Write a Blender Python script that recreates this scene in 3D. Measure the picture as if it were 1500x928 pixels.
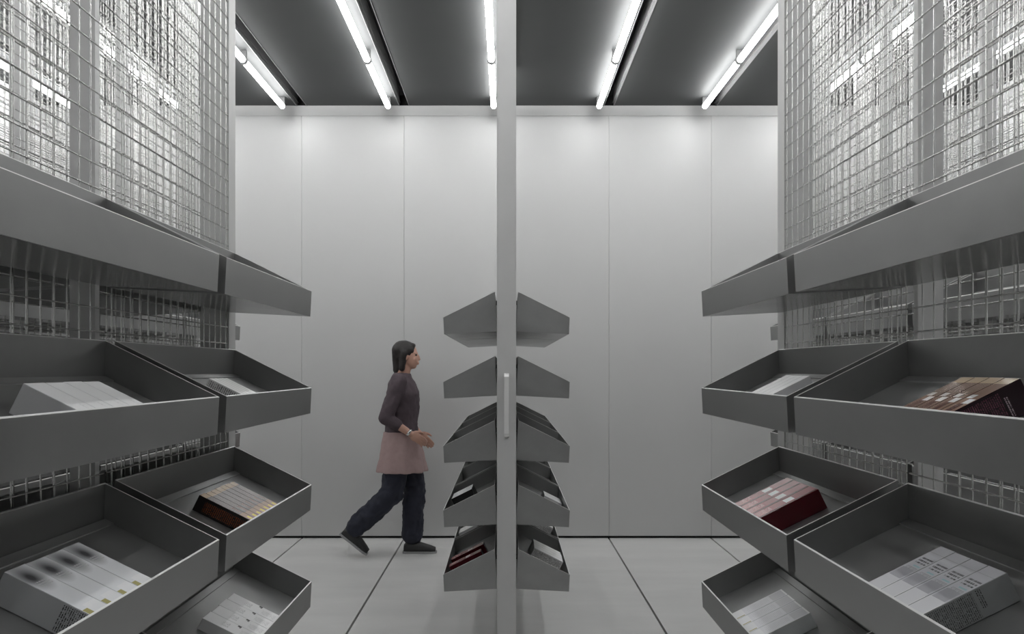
import bpy, bmesh, math, random
from mathutils import Vector, Matrix
random.seed(7)
for o in list(bpy.data.objects): bpy.data.objects.remove(o)
S = bpy.context.scene
COL = S.collection
# ------------------------------------------------------------------ camera, world, exposure
CAMZ = 1.488
cd = bpy.data.cameras.new('camera'); cam = bpy.data.objects.new('camera', cd); COL.objects.link(cam)
cam.location = (0, 0, CAMZ); cam.rotation_euler = (math.pi/2, 0, 0)
cd.sensor_width = 36; cd.lens = 1322/1500*36
cd.shift_x = 8/1500; cd.shift_y = 76/1500
cd.clip_start = 0.02
S.camera = cam
w = bpy.data.worlds.new('world'); S.world = w; w.use_nodes = True
w.node_tree.nodes['Background'].inputs[0].default_value = (.02, .02, .021, 1)
w.node_tree.nodes['Background'].inputs[1].default_value = .3
S.view_settings.view_transform = 'Standard'; S.view_settings.look = 'None'
S.view_settings.gamma = 1; S.view_settings.use_curve_mapping = False
S.view_settings.exposure = 0.0
LAMP = 20.0           # radiance of the tubes
CEIL = 3.80; BACK = 7.93; FRONT = -2.6; HALF = 4.05; MOD = .9

# ------------------------------------------------------------------ materials
def mat(name, col, rough=.5, metal=0., spec=.5, noise=0., nscale=(8, 8, 8), rnoise=0., bump=0., bscale=60, coat=0., emis=None):
    m = bpy.data.materials.new(name); m.use_nodes = True
    nt = m.node_tree; b = nt.nodes['Principled BSDF']
    b.inputs['Base Color'].default_value = (*col, 1); b.inputs['Roughness'].default_value = rough
    b.inputs['Metallic'].default_value = metal; b.inputs['Specular IOR Level'].default_value = spec
    b.inputs['Coat Weight'].default_value = coat
    if emis: b.inputs['Emission Color'].default_value = (*emis[0], 1); b.inputs['Emission Strength'].default_value = emis[1]
    if noise or rnoise or bump:
        tc = nt.nodes.new('ShaderNodeTexCoord'); mp = nt.nodes.new('ShaderNodeMapping')
        mp.inputs['Scale'].default_value = nscale
        nt.links.new(tc.outputs['Object'], mp.inputs['Vector'])
        n = nt.nodes.new('ShaderNodeTexNoise'); n.inputs['Scale'].default_value = 1; n.inputs['Detail'].default_value = 6
        n.inputs['Roughness'].default_value = .6
        nt.links.new(mp.outputs[0], n.inputs['Vector'])
        if noise:
            r = nt.nodes.new('ShaderNodeMapRange'); r.inputs[1].default_value = .25; r.inputs[2].default_value = .75
            r.inputs[3].default_value = 1-noise; r.inputs[4].default_value = 1+noise
            nt.links.new(n.outputs[0], r.inputs[0])
            v = nt.nodes.new('ShaderNodeVectorMath'); v.operation = 'SCALE'; v.inputs[0].default_value = col
            nt.links.new(r.outputs[0], v.inputs['Scale']); nt.links.new(v.outputs[0], b.inputs['Base Color'])
        if rnoise:
            r = nt.nodes.new('ShaderNodeMapRange'); r.inputs[1].default_value = .25; r.inputs[2].default_value = .75
            r.inputs[3].default_value = rough-rnoise; r.inputs[4].default_value = rough+rnoise
            nt.links.new(n.outputs[0], r.inputs[0]); nt.links.new(r.outputs[0], b.inputs['Roughness'])
        if bump:
            n2 = nt.nodes.new('ShaderNodeTexNoise'); n2.inputs['Scale'].default_value = bscale; n2.inputs['Detail'].default_value = 4
            nt.links.new(tc.outputs['Object'], n2.inputs['Vector'])
            bp = nt.nodes.new('ShaderNodeBump'); bp.inputs['Strength'].default_value = bump; bp.inputs['Distance'].default_value = .002
            nt.links.new(n2.outputs[0], bp.inputs['Height']); nt.links.new(bp.outputs[0], b.inputs['Normal'])
    return m
M = dict(
    wall=mat('satin_wall_panel', (.60, .60, .595), .56, .75, .5, .03, (1.5, 1.5, .8), .05),
    side=mat('white_side_panel', (.74, .74, .74), .55, .2),
    trim=mat('wall_trim', (.26, .26, .26), .5, .2),
    dark=mat('dark_gap', (.015, .015, .015), .8),
    floor=mat('grey_concrete', (.635, .632, .622), .42, 0, .5, .10, (1.2, 3.5, 3), .08, .15, 90),
    ceil=mat('charcoal_ceiling', (.058, .060, .060), .6, 0, .35, .06, (2, 2, 2)),
    track=mat('track_metal', (.27, .27, .27), .45, .2),
    rack=mat('rack_steel', (.50, .50, .495), .42, .35, .5, .05, (3, 3, 3), .05),
    wire=mat('galvanised_wire', (.58, .58, .565), .26, 1.0),
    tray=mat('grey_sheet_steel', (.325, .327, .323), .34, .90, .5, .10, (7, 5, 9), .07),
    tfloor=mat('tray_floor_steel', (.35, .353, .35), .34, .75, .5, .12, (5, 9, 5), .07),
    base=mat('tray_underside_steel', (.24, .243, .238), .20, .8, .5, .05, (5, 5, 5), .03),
    lampb=mat('grey_lamp_holder', (.10, .10, .10), .5),
    tube=mat('lit_tube', (.9, .9, .9), .4, emis=((.992, .998, 1.), LAMP)),
    handle=mat('brushed_handle', (.66, .66, .65), .35, .3),
    rim=mat('cut_edge_highlight', (.80, .80, .79), .45, .25),  # paler than the tray steel: rim highlight put into the colour
)

# ------------------------------------------------------------------ helpers
def setp(o, label=None, cat=None, group=None, kind=None):
    if label: o['label'] = label
    if cat: o['category'] = cat
    if group: o['group'] = group
    if kind: o['kind'] = kind
    return o
def empty(name, loc=(0, 0, 0), rz=0, **k):
    o = bpy.data.objects.new(name, None); COL.objects.link(o); o.location = loc; o.rotation_euler = (0, 0, rz)
    o.empty_display_size = .05
    return setp(o, **k)
def bx(bm, x0, x1, y0, y1, z0, z1):
    vs = [bm.verts.new(p) for p in ((x0,y0,z0),(x1,y0,z0),(x1,y1,z0),(x0,y1,z0),(x0,y0,z1),(x1,y0,z1),(x1,y1,z1),(x0,y1,z1))]
    for f in ((0,3,2,1),(4,5,6,7),(0,1,5,4),(1,2,6,5),(2,3,7,6),(3,0,4,7)): bm.faces.new([vs[i] for i in f])
def prism(bm, prof, y0, y1):
    """closed (x,z) outline swept along y"""
    a = [bm.verts.new((x, y0, z)) for x, z in prof]; b = [bm.verts.new((x, y1, z)) for x, z in prof]
    n = len(prof)
    bm.faces.new(a); bm.faces.new(b[::-1])
    for i in range(n): bm.faces.new((a[i], b[i], b[(i+1) % n], a[(i+1) % n]))
def rod(bm, p, q, r, n=6, caps=True):
    p = Vector(p); q = Vector(q); d = (q-p).normalized()
    u = d.orthogonal().normalized(); v = d.cross(u)
    A = []; B = []
    for i in range(n):
        t = 2*math.pi*i/n; o = (u*math.cos(t)+v*math.sin(t))*r
        A.append(bm.verts.new(p+o)); B.append(bm.verts.new(q+o))
    for i in range(n):
        f = bm.faces.new((A[i], A[(i+1) % n], B[(i+1) % n], B[i])); f.smooth = True
    if caps: bm.faces.new(A[::-1]); bm.faces.new(B)
def mesh(name, bm, m):
    bmesh.ops.recalc_face_normals(bm, faces=bm.faces)
    me = bpy.data.meshes.new(name); bm.to_mesh(me); bm.free()
    for x in (m if isinstance(m, (list, tuple)) else [m]): me.materials.append(x)
    return me
def link(name, me, parent=None, loc=(0, 0, 0), **k):
    o = bpy.data.objects.new(name, me); COL.objects.link(o); o.location = loc
    if parent: o.parent = parent
    return setp(o, **k)
def obj(name, bm, m, parent=None, loc=(0, 0, 0), bevel=0, **k):
    if bevel: bmesh.ops.bevel(bm, geom=[e for e in bm.edges], offset=bevel, segments=1, affect='EDGES', clamp_overlap=True)
    return link(name, mesh(name, bm, m), parent, loc, **k)
def boxobj(name, m, parent, x0, x1, y0, y1, z0, z1, bevel=0, **k):
    bm = bmesh.new(); bx(bm, x0, x1, y0, y1, z0, z1); return obj(name, bm, m, parent, bevel=bevel, **k)

# ------------------------------------------------------------------ room
fl = empty('floor', kind='structure')
boxobj('subfloor', M['dark'], fl, -HALF-.1, HALF+.1, FRONT-.1, BACK+.2, -.10, -.028)
for k in range(-6, 6):
    a = k*MOD+.0065; b = (k+1)*MOD-.0065
    a = max(a, -HALF); b = min(b, HALF)
    if b-a > .05: boxobj('floor_slab', M['floor'], fl, a, b, FRONT, BACK+.03, -.03, 0, bevel=.001)
wb = empty('wall_back', kind='structure')
boxobj('backing_board', M['dark'], wb, -HALF-.1, HALF+.1, BACK+.03, BACK+.08, -.03, CEIL+.1)
for k in range(-6, 6):
    a = max(k*MOD+.0009, -HALF); b = min((k+1)*MOD-.0009, HALF)
    if b-a > .05: boxobj('wall_panel', M['wall'], wb, a, b, BACK, BACK+.03, .022, CEIL-.092, bevel=.001)
setp(boxobj('trim_1', M['wall'], None, -HALF, HALF, BACK+.0005, BACK+.03, CEIL-.0905, CEIL), kind='structure')
for nm, x0, x1 in (('wall_left', -HALF-.05, -HALF), ('wall_right', HALF, HALF+.05)):
    e = empty(nm, kind='structure')
    y = FRONT
    while y < BACK-.05:
        y2 = min(y+MOD, BACK)
        boxobj('wall_panel', M['side'], e, x0, x1, y+.002, y2-.002, .022, CEIL); y = y2
wf = empty('wall_front', kind='structure')
for k in range(-6, 6):
    a = max(k*MOD+.002, -HALF); b = min((k+1)*MOD-.002, HALF)
    if b-a > .05: boxobj('wall_panel', M['trim'], wf, a, b, FRONT-.03, FRONT, .022, CEIL)
ce = empty('ceiling', kind='structure')
SL = .042
boxobj('roof_deck', M['dark'], ce, -HALF-.1, HALF+.1, FRONT-.1, BACK+.08, CEIL+.20, CEIL+.24)
for k in range(-6, 6):
    a = max(k*MOD+SL+.004, -HALF); b = min((k+1)*MOD-SL-.004, HALF)
    if b-a > .05: boxobj('ceiling_panel', M['ceil'], ce, a, b, FRONT, BACK+.03, CEIL, CEIL+.03)
for k in range(-5, 6):
    x = k*MOD; bm = bmesh.new()
    bx(bm, x-SL-.004, x-SL, FRONT, BACK+.03, CEIL-.004, CEIL+.17)
    bx(bm, x+SL, x+SL+.004, FRONT, BACK+.03, CEIL-.004, CEIL+.17)
    boxobj('track_roof', M['dark'], ce, x-SL-.004, x+SL+.004, FRONT, BACK+.03, CEIL+.1705, CEIL+.176)
    bx(bm, x+SL-.010, x+SL-.0005, FRONT, BACK+.03, CEIL+.030, CEIL+.034)
    bx(bm, x-SL+.0005, x-SL+.010, FRONT, BACK+.03, CEIL+.030, CEIL+.034)
    t = obj('ceiling_track', bm, M['track'], ce)
    
# ------------------------------------------------------------------ lamps
ORD = ['first', 'second', 'third', 'fourth', 'fifth', 'sixth', 'seventh', 'eighth', 'ninth', 'tenth']
TL = 1.135; TR = .0225; TZ = CEIL-.075
bm = bmesh.new()
n = 20; rings = []
prof = [(0.004, 0), (.004, TR*.8), (.012, TR), (TL-.012, TR), (TL-.004, TR*.8), (TL-.004, 0)]
for yy, rr in prof[1:-1]:
    rings.append([bm.verts.new((rr*math.cos(2*math.pi*i/n), yy, rr*math.sin(2*math.pi*i/n))) for i in range(n)])
for a, b in zip(rings, rings[1:]):
    for i in range(n):
        f = bm.faces.new((a[i], b[i], b[(i+1) % n], a[(i+1) % n])); f.smooth = True
tube_me = mesh('tube', bm, M['tube'])
bm = bmesh.new(); rod(bm, (0, -.016, 0), (0, .014, 0), TR+.0012, 20); cap_me = mesh('end_cap', bm, M['lampb'])
bm = bmesh.new(); rod(bm, (0, TL-.006, 0), (0, TL, 0), TR-.002, 20); cap2_me = mesh('end_cap', bm, M['lampb'])
def bracket_mesh(y):
    bm = bmesh.new()
    N = 18; r0, r1 = TR+.0014, TR+.0085
    A = []
    for yy, rr in ((y-.006, r0), (y-.006, r1), (y+.006, r1), (y+.006, r0)):
        A.append([bm.verts.new((rr*math.cos(2*math.pi*i/N), yy, rr*math.sin(2*math.pi*i/N))) for i in range(N)])
    for j in range(4):
        a, b = A[j], A[(j+1) % 4]
        for i in range(N): bm.faces.new((a[i], b[i], b[(i+1) % N], a[(i+1) % N]))
    return bm
ring_me = mesh('holder_ring', bracket_mesh(-.010), M['lampb'])
bm = bmesh.new(); bx(bm, -.022, .022, -.016, .002, TR*.85, CEIL-TZ-.0005); brk_me = mesh('bracket', bm, M['lampb'])
for k in range(-5, 6):
    x = k*MOD-.11
    if abs(x) > HALF-.1: continue
    line = 'line over the centre rack' if k == 0 else '%s line %s of the centre rack' % (ORD[abs(k)-1], 'left' if k < 0 else 'right')
    for j in range(8):
        y1 = 7.70-j*(TL+.024)
        L = empty('tube_lamp', (x, y1-TL, TZ), label='glowing white ceiling tube, %s from the back wall, %s' % (ORD[j], line), cat='lamp', group='ceiling tube lamps')
        link('tube', tube_me, L); link('end_cap', cap_me, L); link('end_cap', cap2_me, L)
        link('holder_ring', ring_me, L); link('bracket', brk_me, L)
        if j == 0: link('bracket', brk_me, L, (0, TL-.012, 0))

# ------------------------------------------------------------------ racks
PH = .0445          # half thickness of a rack
RL = 2.75           # rack length
def wire_mesh_me(y0, y1, yw0):
    """one face of welded wire: verticals every 50 mm at yw0+.05k, horizontals every 50 mm"""
    bm = bmesh.new(); r = .0016
    k = math.ceil((y0+.004-yw0)/.05)
    z0, z1 = .07, CEIL-.02
    y = yw0+.05*k
    while y < y1-.002:
        rod(bm, (0, y, z0), (0, y, z1), .0017, 6, False); y += .05
    z = .066
    zz = .116-.1
    zz = .016+.05
    while zz < z1:
        rod(bm, (.0032, y0, zz), (.0032, y1, zz), .0018, 6, False); zz += .05
    return mesh('wire_mesh', bm, M['wire'])
# local y runs 0..RL ; posts at the ends and at .90 m modules
ENDW = .074
segs = [(ENDW, .925-.01), (.925+.01, 1.825-.01), (1.825+.01, RL-ENDW)]
WIRES = [wire_mesh_me(a-.004, b+.004, (1.818-.10) % .05) for a, b in segs]
bm = bmesh.new(); bx(bm, -PH, PH, 0, ENDW, 0, CEIL+.03); endp_me = None
bmesh.ops.bevel(bm, geom=[e for e in bm.edges], offset=.003, segments=2, affect='EDGES')
endp_me = mesh('end_post', bm, M['rack'])
bm = bmesh.new(); bx(bm, -.027, .027, -.01, .01, .05, CEIL-.0); midp_me = mesh('middle_post', bm, M['rack'])
bm = bmesh.new(); bx(bm, -PH+.004, PH-.004, ENDW-.001, RL-ENDW+.001, 0, .05); rail0_me = mesh('bottom_rail', bm, M['rack'])
bm = bmesh.new(); bx(bm, -.03, .03, ENDW-.001, RL-ENDW+.001, CEIL-.03, CEIL+.03); rail1_me = mesh('top_rail', bm, M['rack'])
# handle: bent bar on the near end of a rack
bm = bmesh.new()
hw = .0108; zc = CAMZ-.1665; hh = .146; dep = .038; th = .012
outer = [(0, -hh), (0, hh), (-dep+.016, hh), (-dep+.005, hh-.004), (-dep, hh-.016), (-dep, -hh+.016), (-dep+.005, -hh+.004), (-dep+.016, -hh)]
inner = [(0, -hh+th), (-dep+.02, -hh+th), (-dep+th, -hh+.026), (-dep+th, hh-.026), (-dep+.02, hh-th), (0, hh-th)]
out = [(0, hh), (-dep+.016, hh), (-dep+.005, hh-.004), (-dep, hh-.016), (-dep, -hh+.016), (-dep+.005, -hh+.004), (-dep+.016, -hh), (0, -hh),
       (0, -hh+th), (-dep+.02, -hh+th), (-dep+th, -hh+.026), (-dep+th, hh-.026), (-dep+.02, hh-th), (0, hh-th)]
a = [bm.verts.new((-hw, y, z)) for y, z in out]; b = [bm.verts.new((hw, y, z)) for y, z in out]
N = len(out)
quads = [(0, 1, 12, 13), (1, 2, 11, 12), (2, 3, 11), (3, 4, 10, 11), (4, 5, 10), (5, 6, 9, 10), (6, 7, 8, 9)]
for q in quads: bm.faces.new([a[i] for i in q]); bm.faces.new([b[i] for i in q][::-1])
for i in range(N): bm.faces.new((a[i], b[i], b[(i+1) % N], a[(i+1) % N]))
handle_me = mesh('handle', bm, M['handle'])

RACKS = {  # key: x, y start, words
    'L1': (-.9, .10, 'near left rack'), 'R1': (.9, .10, 'near right rack'),
    'C': (0, 4.16, 'centre rack'),
    'L2': (-1.8, 2.40, 'second left rack'), 'R2': (1.8, 2.45, 'second right rack'),
    'L3': (-2.7, 4.16, 'third left rack'), 'R3': (2.7, 4.16, 'third right rack'),
}
RLAB = {'L1': 'tall grey wire mesh rack close on the left, hung with grey trays',
        'R1': 'tall grey wire mesh rack close on the right, hung with grey trays',
        'C': 'grey sliding rack seen end-on in the middle, with a bar handle',
        'L2': 'wire mesh rack standing just behind the near left rack',
        'R2': 'wire mesh rack standing just behind the near right rack',
        'L3': 'wire mesh rack third from the centre on the left side',
        'R3': 'wire mesh rack third from the centre on the right side',
        'L4': 'wire mesh rack farthest to the left', 'R4': 'wire mesh rack farthest to the right'}
for key, (x, y0, words) in RACKS.items():
    R = empty('mesh_rack', (x, y0, 0), label=RLAB[key], cat='display rack', group='sliding wire mesh racks')
    link('end_post', endp_me, R); link('end_post', endp_me, R, (0, RL-ENDW, 0))
    link('middle_post', midp_me, R, (0, .925, 0)); link('middle_post', midp_me, R, (0, 1.825, 0))
    link('bottom_rail', rail0_me, R); link('top_rail', rail1_me, R)
    for wm in WIRES:
        for s in (1, -1):
            o = link('wire_mesh', wm, R, (s*(PH-.0055), 0, 0), kind='stuff')
            if s < 0: o.scale = (-1, 1, 1)
    if key in ('C', 'L2', 'R2', 'L3', 'R3'): link('handle', handle_me, R, (0, .0005, zc))

# ------------------------------------------------------------------ trays
TH = .85/2; TT = .003
c3, s3 = math.cos(math.radians(3)), math.sin(math.radians(3))
def P(u, z):   # tilted tray profile, origin level = front-top edge height
    return (u*c3+z*s3, -u*s3+z*c3-.065)
B0, B1, T1, T0 = P(0, 0), P(.247, 0), P(.247, .078), P(0, .185)
def side_prism(y0, y1):
    bm = bmesh.new(); prism(bm, [B0, B1, T1, T0], y0, y1); return bm
side_near = mesh('side_panel', side_prism(-TH, -TH+TT), M['tray'])
side_far = mesh('side_panel', side_prism(TH-TT, TH), M['tray'])
bm = bmesh.new(); prism(bm, [P(.247-TT, .0), P(.247, .0), P(.247, .078), P(.247-TT, .078+TT*.43)], -TH+TT, TH-TT); front_me = mesh('front_panel', bm, M['tray'])
bm = bmesh.new(); prism(bm, [P(0, .0), P(TT, .0), P(TT, .185-TT*.43), P(0, .185)], -TH+TT, TH-TT); back_me = mesh('back_panel', bm, M['tray'])
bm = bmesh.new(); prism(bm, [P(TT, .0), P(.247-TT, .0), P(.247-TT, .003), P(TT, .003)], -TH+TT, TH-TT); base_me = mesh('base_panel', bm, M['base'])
# edge strip running round the opening, with its highlight painted in
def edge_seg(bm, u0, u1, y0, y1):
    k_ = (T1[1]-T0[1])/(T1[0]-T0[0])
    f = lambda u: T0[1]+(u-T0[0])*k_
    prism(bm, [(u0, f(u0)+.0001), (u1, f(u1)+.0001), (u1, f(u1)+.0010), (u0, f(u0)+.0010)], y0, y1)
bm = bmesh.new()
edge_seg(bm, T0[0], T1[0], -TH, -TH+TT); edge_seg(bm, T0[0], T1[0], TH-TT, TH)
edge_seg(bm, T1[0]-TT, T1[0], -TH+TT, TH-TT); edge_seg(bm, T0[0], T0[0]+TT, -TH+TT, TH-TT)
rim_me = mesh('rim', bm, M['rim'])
TA = math.radians(26.4); sA, cA = math.sin(TA), math.cos(TA)
FU, FZ = .2435, -.073
def SL_(s, nn): return (FU-s*cA+nn*sA, FZ+s*sA+nn*cA)
ulen = (FU-.0095)/cA
bm = bmesh.new(); prism(bm, [SL_(.0, -.003), SL_(0, 0), SL_(ulen, 0), SL_(ulen, -.003)], -TH+TT, TH-TT)
# a low welded stop strip along the back of the sloping floor
prism(bm, [SL_(ulen-.022, 0), SL_(ulen-.022, .003), SL_(ulen-.001, .003), SL_(ulen-.001, 0)], -TH+TT, TH-TT)
floor_me = mesh('tray_floor', bm, M['tfloor'])
bm = bmesh.new()
for yy in (-.37, .35): bx(bm, .0008, .0058, yy, yy+.02, .062, .082)
hook_me = mesh('hooks', bm, M['dark'])
ROWZ = [CAMZ+.24-.3*r for r in range(5)]
ROWN = ['top', 'second', 'third', 'fourth', 'lowest']
def place_tray(key, side, mod, row):
    x, y0, words = RACKS[key]
    yc = y0+.05+.425+mod*.9
    inner = (side > 0) if key[0] == 'L' else (side < 0)
    if key == 'C': sw = 'left side' if side < 0 else 'right side'
    else: sw = 'aisle side' if inner else 'outer side'
    mw = ['nearest', 'middle', 'farthest'][mod]
    T = empty('sloping_tray', (x+side*PH, yc, ROWZ[row]), 0 if side > 0 else math.pi,
              label='grey metal tray, %s row, %s module, %s of the %s' % (ROWN[row], mw, sw, words), cat='tray', group='grey sloping display trays')
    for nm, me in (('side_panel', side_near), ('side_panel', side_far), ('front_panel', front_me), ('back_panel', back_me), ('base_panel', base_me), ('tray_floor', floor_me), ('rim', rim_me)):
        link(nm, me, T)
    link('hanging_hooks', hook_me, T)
for row in range(5):
    for mod in range(3):
        for side in (-1, 1):
            place_tray('C', side, mod, row)
            place_tray('L2', side, mod, row); place_tray('R2', side, mod, row)
        place_tray('L3', 1, mod, row); place_tray('R3', -1, mod, row)
        if mod > 0:
            place_tray('L1', 1, mod, row); place_tray('L1', -1, mod, row); place_tray('R1', -1, mod, row)

# ------------------------------------------------------------------ cartons
def carton_mat(name, top, side, rough, zones=(), marks=(), text=None, fade=None, spec=.5, coat=0.):
    """colours of a carton object coords: x along the carton (0 front .. 1 back, normalised by len), y width, z thickness"""
    m = bpy.data.materials.new(name); m.use_nodes = True; nt = m.node_tree; L = nt.links; N = nt.nodes
    b = N['Principled BSDF']; b.inputs['Roughness'].default_value = rough; b.inputs['Specular IOR Level'].default_value = spec; b.inputs['Coat Weight'].default_value = coat
    b.inputs['Coat Roughness'].default_value = .15
    uv = N.new('ShaderNodeUVMap'); uv.uv_map = 'UVMap'; sep = N.new('ShaderNodeSeparateXYZ'); L.new(uv.outputs[0], sep.inputs[0])
    at = N.new('ShaderNodeAttribute'); at.attribute_name = 'zone'     # 1 on the top face, 2 on the long sides, 0 ends
    def math_(op, a, bb=None, c=None):
        n = N.new('ShaderNodeMath'); n.operation = op
        for i, v in enumerate((a, bb, c)):
            if v is None: continue
            if isinstance(v, (int, float)): n.inputs[i].default_value = v
            else: L.new(v, n.inputs[i])
        return n.outputs[0]
    def rng(s, lo, hi): return math_('MULTIPLY', math_('GREATER_THAN', s, lo), math_('LESS_THAN', s, hi))
    U, V = sep.outputs[0], sep.outputs[1]
    istop = rng(at.outputs['Fac'], .5, 1.5); isside = rng(at.outputs['Fac'], 1.5, 2.5)
    def mix(fac, ca, cb):
        n = N.new('ShaderNodeMix'); n.data_type = 'RGBA'
        L.new(fac, n.inputs[0])
        for i, v in ((6, ca), (7, cb)):
            if isinstance(v, tuple): n.inputs[i].default_value = (*v, 1)
            else: L.new(v, n.inputs[i])
        return n.outputs[2]
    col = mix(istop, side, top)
    for (u0, u1, v0, v1, cc) in zones:
        col = mix(math_('MULTIPLY', istop, math_('MULTIPLY', rng(U, u0, u1), rng(V, v0, v1))), col, cc)
    if fade:   # a soft-edged ellipse mixed over the top colour
        u, v, ru, rv, cc = fade
        d = math_('SQRT', math_('ADD', math_('POWER', math_('DIVIDE', math_('SUBTRACT', U, u), ru), 2.), math_('POWER', math_('DIVIDE', math_('SUBTRACT', V, v), rv), 2.)))
        f = math_('MULTIPLY', math_('SUBTRACT', 1.25, d), .95); f = math_('MINIMUM', math_('MAXIMUM', f, 0.), 1.)
        col = mix(math_('MULTIPLY', istop, f), col, cc)
    def textmask(u0, u1, v0, v1, lines, along, sel):
        # rows of broken print
        n = N.new('ShaderNodeTexNoise'); n.inputs['Scale'].default_value = 1.; n.inputs['Detail'].default_value = 2
        mp = N.new('ShaderNodeCombineXYZ')
        a, bb = (U, V) if along else (V, U)     # a = along the line of text, bb = across
        rowid = math_('FLOOR', math_('MULTIPLY', bb, lines))
        L.new(math_('MULTIPLY', a, 40.), mp.inputs[0]); L.new(math_('MULTIPLY', rowid, 7.3), mp.inputs[1])
        L.new(mp.outputs[0], n.inputs['Vector'])
        ink = math_('GREATER_THAN', n.outputs[0], .47)
        row = math_('LESS_THAN', math_('FRACT', math_('MULTIPLY', bb, lines)), .55)
        mk = math_('MULTIPLY', math_('MULTIPLY', ink, row), math_('MULTIPLY', rng(U, u0, u1), rng(V, v0, v1)))
        return math_('MULTIPLY', mk, sel)
    for (u0, u1, v0, v1, lines, along, where, cc) in (text or ()):
        col = mix(textmask(u0, u1, v0, v1, lines, along, istop if where == 'top' else isside), col, cc)
    L.new(col, b.inputs['Base Color'])
    return m
W_ = (.74, .75, .77)
CM = dict(
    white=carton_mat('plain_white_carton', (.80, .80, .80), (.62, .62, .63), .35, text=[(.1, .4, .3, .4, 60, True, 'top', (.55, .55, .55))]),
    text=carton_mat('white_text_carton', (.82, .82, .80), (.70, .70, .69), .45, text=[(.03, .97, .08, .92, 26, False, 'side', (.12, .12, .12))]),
    brown=carton_mat('brown_gold_carton', (.19, .145, .14), (.012, .006, .005), .22, coat=.5,  # greyish top has the glossy wall reflection painted in
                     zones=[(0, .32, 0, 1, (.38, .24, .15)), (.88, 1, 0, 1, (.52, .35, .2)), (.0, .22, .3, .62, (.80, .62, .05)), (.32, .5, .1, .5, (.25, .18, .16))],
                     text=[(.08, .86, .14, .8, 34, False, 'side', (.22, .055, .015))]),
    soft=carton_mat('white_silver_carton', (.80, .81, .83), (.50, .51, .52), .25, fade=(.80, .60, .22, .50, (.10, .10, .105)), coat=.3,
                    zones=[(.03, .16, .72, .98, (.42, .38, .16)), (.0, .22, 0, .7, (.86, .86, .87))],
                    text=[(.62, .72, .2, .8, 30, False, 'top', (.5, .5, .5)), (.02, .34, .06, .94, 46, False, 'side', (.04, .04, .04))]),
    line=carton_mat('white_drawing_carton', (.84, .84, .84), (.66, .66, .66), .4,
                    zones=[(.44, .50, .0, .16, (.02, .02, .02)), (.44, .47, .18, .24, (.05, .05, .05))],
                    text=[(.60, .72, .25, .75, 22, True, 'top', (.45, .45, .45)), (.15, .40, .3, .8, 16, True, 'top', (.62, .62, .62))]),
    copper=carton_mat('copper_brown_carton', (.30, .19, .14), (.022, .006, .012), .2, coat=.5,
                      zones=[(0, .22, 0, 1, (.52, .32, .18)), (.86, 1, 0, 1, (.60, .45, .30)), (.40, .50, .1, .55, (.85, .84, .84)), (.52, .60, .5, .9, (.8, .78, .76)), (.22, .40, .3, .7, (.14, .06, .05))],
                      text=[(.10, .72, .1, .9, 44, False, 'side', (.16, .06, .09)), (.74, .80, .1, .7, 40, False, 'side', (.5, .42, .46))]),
    red=carton_mat('dark_red_carton', (.40, .16, .17), (.075, .003, .008), .22, coat=.5,  # pink of the top is lamp sheen put into the colour
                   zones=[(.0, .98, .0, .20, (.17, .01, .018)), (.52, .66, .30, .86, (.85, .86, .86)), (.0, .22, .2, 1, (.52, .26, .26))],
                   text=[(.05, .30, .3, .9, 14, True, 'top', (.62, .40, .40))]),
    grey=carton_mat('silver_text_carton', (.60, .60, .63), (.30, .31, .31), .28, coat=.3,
                    zones=[(0, .34, 0, 1, (.72, .72, .74)), (.58, .60, .15, .6, (.35, .58, .60)), (.34, .52, .1, .9, (.42, .42, .45)), (.86, .865, 0, 1, (.4, .4, .4)), (0, .30, .0, .05, (.95, .95, .95))],  # paler front zone paints the lit end of the top
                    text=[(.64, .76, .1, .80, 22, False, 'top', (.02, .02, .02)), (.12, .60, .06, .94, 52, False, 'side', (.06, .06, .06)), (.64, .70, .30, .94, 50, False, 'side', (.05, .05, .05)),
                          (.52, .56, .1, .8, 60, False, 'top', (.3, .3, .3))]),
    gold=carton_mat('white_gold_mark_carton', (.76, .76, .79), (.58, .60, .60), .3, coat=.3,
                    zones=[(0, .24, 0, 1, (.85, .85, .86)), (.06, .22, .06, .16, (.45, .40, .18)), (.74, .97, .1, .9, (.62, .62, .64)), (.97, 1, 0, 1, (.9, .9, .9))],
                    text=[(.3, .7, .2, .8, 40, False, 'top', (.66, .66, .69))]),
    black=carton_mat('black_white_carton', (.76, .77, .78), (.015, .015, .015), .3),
)
_cm = {}
def carton_mesh(L_, W, H, key):
    k = (round(L_, 3), round(W, 4), round(H, 3), key)
    if k in _cm: return _cm[k]
    bm = bmesh.new(); uvl = bm.loops.layers.uv.new('UVMap')
    # local: x = 0 (front) .. L_ (back, up slope), y 0..W, z 0..H
    bx(bm, 0, L_, 0, W, 0, H)
    for e in list(bm.edges): pass
    bmesh.ops.bevel(bm, geom=list(bm.edges), offset=.0008, segments=1, affect='EDGES')
    # closing flap: a thin proud lid edge at the back end
    me_f = bm.faces
    zone = me_f.layers.float.new('zone')
    bmesh.ops.recalc_face_normals(bm, faces=bm.faces)
    for f in bm.faces:
        nn = f.normal
        z = 0.
        if nn.z > .9: z = 1.
        elif abs(nn.y) > .9: z = 2.
        f[zone] = z
        for l in f.loops:
            p = l.vert.co
            l[uvl].uv = (p.x/L_, (p.y/W if z != 2. else p.z/H))
    me = mesh('carton', bm, CM[key]); _cm[k] = me
    return me
def flap_mesh(L_, W, H):
    bm = bmesh.new(); bx(bm, L_, L_+.0012, .002, W-.002, .003, H-.001); return bm
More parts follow.
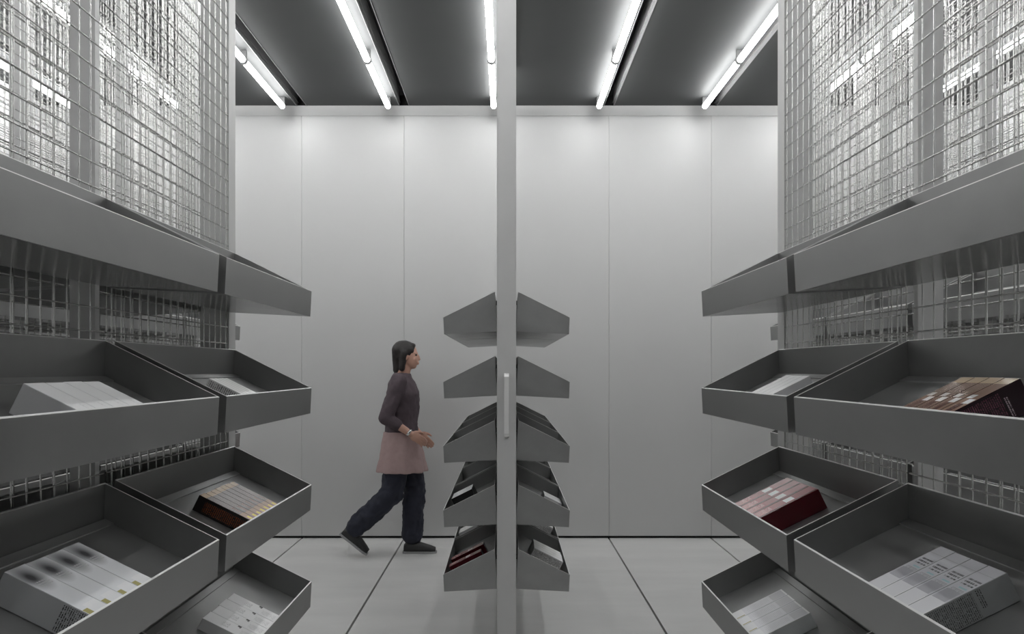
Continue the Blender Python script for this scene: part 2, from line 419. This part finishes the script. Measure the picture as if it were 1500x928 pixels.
def cartons(key, side, row, y0, y1, n, sb, h, style, words, tray, rev=False, gap=.0012):
    """n cartons side by side from world y0 (near) to y1, back edge at slope distance sb in a tray"""
    x, ry, rw = RACKS[key]
    s0 = max(h*.52+.004, .012); L_ = sb-s0; W = (y1-y0)/n
    me = carton_mesh(L_, W-gap, h, style)
    for i in range(n):
        lab = '%s of %s %s, %s row, %s tray, %s' % (ORD[i], {1: 'one', 2: 'two', 3: 'three', 4: 'four', 5: 'five', 6: 'six', 7: 'seven'}[n], words, ROWN[row], tray, rw)
        if n == 1: lab = 'single %s, %s row, %s tray, %s' % (words, ROWN[row], tray, rw)
        ds = (0 if n < 3 else random.uniform(-.0015, .0015)); dn = 0
        u, z = SL_(s0+ds, .0006+dn)
        e = link('carton', me, None, label=lab, cat='box', group='%s in the %s row of the %s' % (words, ROWN[row], rw))
        # carton axes: x -> up slope (towards the rack), y -> world y, z -> slope normal
        X = Vector((-cA*side, 0, sA)); Z = Vector((sA*side, 0, cA)); Y = Z.cross(X)   # right handed
        yy = y0+i*W
        if Y.y < 0: org = Vector((x+side*(PH+u), yy+W-gap/2, ROWZ[row]+z))
        else: org = Vector((x+side*(PH+u), yy+gap/2, ROWZ[row]+z))
        m4 = Matrix((X, Y, Z)).transposed().to_4x4(); m4.translation = org
        e.matrix_world = m4
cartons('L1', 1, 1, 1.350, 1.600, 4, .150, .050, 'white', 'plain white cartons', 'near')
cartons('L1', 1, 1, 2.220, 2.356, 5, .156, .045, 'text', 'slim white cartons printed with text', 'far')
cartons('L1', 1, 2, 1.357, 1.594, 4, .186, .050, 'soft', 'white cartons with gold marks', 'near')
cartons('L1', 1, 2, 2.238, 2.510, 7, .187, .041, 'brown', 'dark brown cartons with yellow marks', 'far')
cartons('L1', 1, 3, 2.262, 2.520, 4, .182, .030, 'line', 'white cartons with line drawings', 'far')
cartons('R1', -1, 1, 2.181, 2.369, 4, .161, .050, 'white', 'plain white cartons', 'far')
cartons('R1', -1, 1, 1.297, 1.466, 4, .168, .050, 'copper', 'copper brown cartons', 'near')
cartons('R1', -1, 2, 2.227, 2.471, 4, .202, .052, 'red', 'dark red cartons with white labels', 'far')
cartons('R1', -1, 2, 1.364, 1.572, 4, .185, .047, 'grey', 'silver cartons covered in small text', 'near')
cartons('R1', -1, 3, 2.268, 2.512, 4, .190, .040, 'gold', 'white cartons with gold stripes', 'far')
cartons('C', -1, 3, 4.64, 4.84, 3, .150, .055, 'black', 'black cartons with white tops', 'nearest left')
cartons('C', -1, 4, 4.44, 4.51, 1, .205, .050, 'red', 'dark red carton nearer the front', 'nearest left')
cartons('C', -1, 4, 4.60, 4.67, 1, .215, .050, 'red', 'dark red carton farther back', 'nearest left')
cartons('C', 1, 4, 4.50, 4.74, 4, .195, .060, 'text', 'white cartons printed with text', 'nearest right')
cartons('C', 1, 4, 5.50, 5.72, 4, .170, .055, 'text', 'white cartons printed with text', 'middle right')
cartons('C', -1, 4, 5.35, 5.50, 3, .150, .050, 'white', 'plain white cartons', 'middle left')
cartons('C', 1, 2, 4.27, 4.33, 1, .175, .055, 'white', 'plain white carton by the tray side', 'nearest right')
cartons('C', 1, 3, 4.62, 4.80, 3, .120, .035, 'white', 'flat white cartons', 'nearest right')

# ------------------------------------------------------------------ person walking past the back wall
def capsule(bm, p, q, r0, r1, seg=12, ring=5):
    p = Vector(p); q = Vector(q); d = q-p; L_ = d.length
    if L_ < 1e-6: d = Vector((0, 0, 1))
    d.normalize(); u = d.orthogonal().normalized(); v = d.cross(u)
    rows = []
    for i in range(ring+1):
        a = -math.pi/2+math.pi/2*i/ring; rows.append((p+d*(r0*math.sin(a)), r0*math.cos(a)))
    for i in range(ring+1):
        a = math.pi/2*i/ring; rows.append((q+d*(r1*math.sin(a)), r1*math.cos(a)))
    R = []
    for c, r in rows:
        r = max(r, .0004)
        R.append([bm.verts.new(c+(u*math.cos(2*math.pi*k/seg)+v*math.sin(2*math.pi*k/seg))*r) for k in range(seg)])
    for a, b in zip(R, R[1:]):
        for k in range(seg): bm.faces.new((a[k], b[k], b[(k+1) % seg], a[(k+1) % seg]))
    bm.faces.new(R[0][::-1]); bm.faces.new(R[-1])
def ell(bm, c, r, rot=None, seg=20, ring=14):
    m4 = Matrix.Translation(Vector(c)) @ (rot.to_4x4() if rot else Matrix.Identity(4)) @ Matrix.Diagonal((*r, 1))
    bmesh.ops.create_uvsphere(bm, u_segments=seg, v_segments=ring, radius=1, matrix=m4)
def loft(bm, rings, seg=36, folds=0, amp=0, cap=True):
    R = []
    for j, (cx, cy, cz, rx, ry) in enumerate(rings):
        row = []
        for k in range(seg):
            a = 2*math.pi*k/seg
            f = 1+amp*(j/max(1, len(rings)-1))*math.sin(folds*a+j*.3)
            row.append(bm.verts.new((cx+rx*f*math.cos(a), cy+ry*f*math.sin(a), cz)))
        R.append(row)
    for a, b in zip(R, R[1:]):
        for k in range(seg): bm.faces.new((a[k], a[(k+1) % seg], b[(k+1) % seg], b[k]))
    if cap: bm.faces.new(R[0][::-1]); bm.faces.new(R[-1])
def remeshed(name, bm, m, parent, voxel=.006, smooth=6, disp=0, **k):
    bmesh.ops.recalc_face_normals(bm, faces=bm.faces)
    me = bpy.data.meshes.new('tmp'); bm.to_mesh(me); bm.free()
    t = bpy.data.objects.new('tmp', me); COL.objects.link(t)
    r = t.modifiers.new('r', 'REMESH'); r.mode = 'VOXEL'; r.voxel_size = voxel; r.use_smooth_shade = True
    s = t.modifiers.new('s', 'SMOOTH'); s.iterations = smooth; s.factor = .5
    if disp:
        tx = bpy.data.textures.new('folds', 'CLOUDS'); tx.noise_scale = .07; tx.noise_depth = 2
        d = t.modifiers.new('d', 'DISPLACE'); d.texture = tx; d.strength = disp; d.mid_level = .5
    dg = bpy.context.evaluated_depsgraph_get(); dg.update()
    out = bpy.data.meshes.new_from_object(t.evaluated_get(dg)); out.name = name
    bpy.data.objects.remove(t)
    out.materials.clear(); out.materials.append(m)
    for p in out.polygons: p.use_smooth = True
    return link(name, out, parent, **k)
SKIN = mat('skin', (.50, .29, .22), .5, noise=.05)
HAIR = mat('dark_hair', (.014, .011, .010), .5, noise=.3, nscale=(60, 60, 6))
TOP = mat('plum_cloth', (.075, .055, .065), .8, noise=.15, nscale=(20, 20, 20), bump=.3, bscale=300)
HEM = mat('dusty_pink_cloth', (.36, .255, .25), .8, noise=.08, nscale=(20, 20, 20), bump=.3, bscale=300)
NAVY = mat('navy_cloth', (.018, .020, .034), .8, noise=.2, nscale=(14, 14, 14), bump=.3, bscale=300)
SHOE = mat('black_shoe', (.02, .02, .02), .5); SOLE = mat('grey_sole', (.30, .30, .30), .6)
STEEL = mat('watch_steel', (.7, .7, .7), .25, .9)
PX, PY = -.84, 7.23
PR = empty('person', (PX, PY, 0), label='person walking right past the back wall in dark top, pink hem and navy trousers', cat='person')
# local joints (x forward to the right, y away from camera)
hipN, hipF = (0, -.085, .90), (0, .085, .90)
kneeF_, ankF_ = (.10, .08, .50), (.075, .075, .085)        # front leg (far side) planted
kneeR_, ankR_ = (-.07, -.085, .50), (-.40, -.09, .20)      # rear leg (near side) pushing off
shN, shF = (.0, -.175, 1.385), (.0, .175, 1.385)
elN, haN = (-.10, -.215, 1.11), (.09, -.20, .985)
elF, haF = (-.03, .23, 1.11), (.12, .20, .96)
bm = bmesh.new()
loft(bm, [(0, 0, .86, .10, .15), (0, 0, .93, .115, .165), (.0, 0, 1.05, .095, .135), (.01, 0, 1.18, .105, .145), (.01, 0, 1.30, .11, .165), (0, 0, 1.38, .09, .16), (0, 0, 1.43, .06, .09)])
capsule(bm, (0, 0, 1.40), (.03, 0, 1.52), .056, .052)
for h, k_, a_ in ((hipF, kneeF_, ankF_), (hipN, kneeR_, ankR_)):
    capsule(bm, h, k_, .088, .058); capsule(bm, k_, a_, .056, .038)
capsule(bm, (.055, .075, .05), (.20, .07, .035), .035, .028)
capsule(bm, (-.40, -.09, .17), (-.30, -.09, .06), .033, .027)
def arm(s, e, h_):
    capsule(bm, s, e, .052, .040); capsule(bm, e, h_, .040, .026)
    s, e, h_ = Vector(s), Vector(e), Vector(h_)
    d = (h_-e).normalized(); up = Vector((0, 0, 1)); sd = d.cross(up).normalized(); up = sd.cross(d)
    pal = h_+d*.045
    R3 = Matrix((d, up, sd)).transposed()
    ell(bm, pal, (.048, .040, .016), R3, 14, 10)
    for i, (off, ln) in enumerate(((.028, .072), (.010, .080), (-.010, .075), (-.028, .058))):
        b0 = pal+d*.034+up*off; b1 = b0+d*ln*.45-sd*.006; b2 = b1+d*ln*.30-sd*.018-up*.006; b3 = b2+d*ln*.18-sd*.020-up*.008
        capsule(bm, b0, b1, .0092, .0086, 8, 3); capsule(bm, b1, b2, .0086, .0080, 8, 3); capsule(bm, b2, b3, .0080, .0070, 8, 3)
    t0 = pal-d*.02+up*.030; t1 = t0+d*.030+up*.020-sd*.006; t2 = t1+d*.030+up*.004-sd*.010
    capsule(bm, t0, t1, .0115, .010, 8, 3); capsule(bm, t1, t2, .010, .0085, 8, 3)
arm(shN, elN, haN); arm(shF, elF, haF)
# head: skull, face, jaw, nose, lips, ears
hc = Vector((.045, 0, 1.595))
ell(bm, hc+Vector((-.012, 0, .018)), (.092, .075, .092)); ell(bm, hc+Vector((.022, 0, -.030)), (.068, .060, .080))
ell(bm, hc+Vector((.045, 0, -.085)), (.030, .030, .022))
capsule(bm, hc+Vector((.088, 0, .0)), hc+Vector((.096, 0, -.030)), .008, .011, 10, 4)
for s in (-1, 1):
    ell(bm, hc+Vector((-.004, s*.074, -.012)), (.018, .008, .030), None, 12, 8)
    capsule(bm, hc+Vector((.078, s*.014, .018)), hc+Vector((.068, s*.042, .018)), .009, .007, 8, 3)
    ell(bm, hc+Vector((.062, s*.036, -.030)), (.020, .018, .020), None, 12, 8)
capsule(bm, hc+Vector((.088, -.016, -.056)), hc+Vector((.088, .016, -.056)), .007, .007, 8, 3)
capsule(bm, hc+Vector((.086, -.014, -.066)), hc+Vector((.086, .014, -.066)), .008, .008, 8, 3)
remeshed('body', bm, SKIN, PR, .0055, 3)
for s in (-1, 1):
    bm = bmesh.new(); ell(bm, hc+Vector((.073, s*.030, .004)), (.010, .012, .008), None, 14, 10)
    obj('eye', bm, mat('eye', (.03, .02, .015), .2), PR)
bm = bmesh.new()     # hair: chin length bob
ell(bm, hc+Vector((-.026, 0, .034)), (.098, .088, .090))
for s in (-1, 1):
    capsule(bm, hc+Vector((-.02, s*.062, .02)), hc+Vector((-.035, s*.064, -.10)), .036, .026)
capsule(bm, hc+Vector((-.065, 0, .01)), hc+Vector((-.075, 0, -.11)), .058, .040)
capsule(bm, hc+Vector((.048, -.03, .082)), hc+Vector((.048, .03, .082)), .018, .018)
remeshed('hair', bm, HAIR, PR, .006, 5, .012)
bm = bmesh.new()     # dark top
loft(bm, [(0, 0, .885, .135, .185), (0, 0, .97, .135, .185), (0, 0, 1.07, .125, .165), (.01, 0, 1.18, .130, .170), (.01, 0, 1.30, .130, .185), (0, 0, 1.37, .110, .180), (0, 0, 1.425, .080, .12), (0.01, 0, 1.455, .066, .072)], 36, 7, .0)
for s, e, h_ in ((shN, elN, haN), (shF, elF, haF)):
    h2 = Vector(e).lerp(Vector(h_), .45)
    capsule(bm, s, e, .070, .056); capsule(bm, e, h2, .056, .046)
remeshed('top', bm, TOP, PR, .009, 4, .020)
bm = bmesh.new()     # pink hem
loft(bm, [(0, 0, .99, .142, .190), (0, 0, .90, .160, .205), (0, 0, .78, .180, .215), (0, 0, .67, .205, .225)], 60, 9, .05)
remeshed('tunic_hem', bm, HEM, PR, .008, 3, .012)
bm = bmesh.new()     # trousers
loft(bm, [(0, 0, .80, .125, .175), (0, 0, .90, .135, .180), (0, 0, 1.0, .120, .160)])
capsule(bm, hipF, kneeF_, .115, .090); capsule(bm, kneeF_, (.075, .075, .15), .090, .088)
capsule(bm, hipN, kneeR_, .115, .090); capsule(bm, kneeR_, (-.345, -.09, .245), .090, .085)
remeshed('trousers', bm, NAVY, PR, .009, 4, .035)
def shoe(org, pitch):
    rt = Matrix.Rotation(pitch, 4, 'Y'); o = Matrix.Translation(Vector(org)) @ rt
    bm = bmesh.new()
    prof = [(-.07, .030, .034, .040), (-.045, .040, .042, .060), (0, .044, .044, .066), (.05, .045, .046, .050), (.10, .042, .050, .036), (.15, .032, .048, .030), (.185, .024, .034, .024)]
    rows = []
    for x, zc_, ry, rz in prof:
        rows.append([bm.verts.new(o @ Vector((x, ry*math.cos(2*math.pi*k/16), max(.012, zc_+rz*math.sin(2*math.pi*k/16))))) for k in range(16)])
    for a, b in zip(rows, rows[1:]):
        for k in range(16): f = bm.faces.new((a[k], b[k], b[(k+1) % 16], a[(k+1) % 16])); f.smooth = True
    bm.faces.new(rows[0]); bm.faces.new(rows[-1][::-1])
    sh = obj('shoe', bm, SHOE, PR)
    bm = bmesh.new(); out = [(-.078, .030), (-.05, .042), (.03, .042), (.10, .050), (.16, .046), (.195, .026), (.195, -.026), (.16, -.046), (.10, -.050), (.03, -.042), (-.05, -.042), (-.078, -.030)]
    a = [bm.verts.new(o @ Vector((x, y, 0.001))) for x, y in out]; b = [bm.verts.new(o @ Vector((x, y, .018))) for x, y in out]
    bm.faces.new(a); bm.faces.new(b[::-1])
    for k in range(len(out)): bm.faces.new((a[k], b[k], b[(k+1) % len(out)], a[(k+1) % len(out)]))
    so = obj('sole', bm, SOLE, sh)
    bm = bmesh.new()
    for i in range(4):
        x = .045+.02*i; z = .094-.011*i
        rod(bm, o @ Vector((x, -.022, z)), o @ Vector((x, .022, z)), .003, 6)
    obj('laces', bm, SOLE, sh)
shoe((.08, .075, 0), 0)
shoe((-.42, -.09, .135), math.radians(38))
bm = bmesh.new()
d = (Vector(haN)-Vector(elN)).normalized(); c = Vector(haN)-d*.012
rod(bm, c-d*.010, c+d*.010, .031, 16); obj('watch', bm, STEEL, PR)
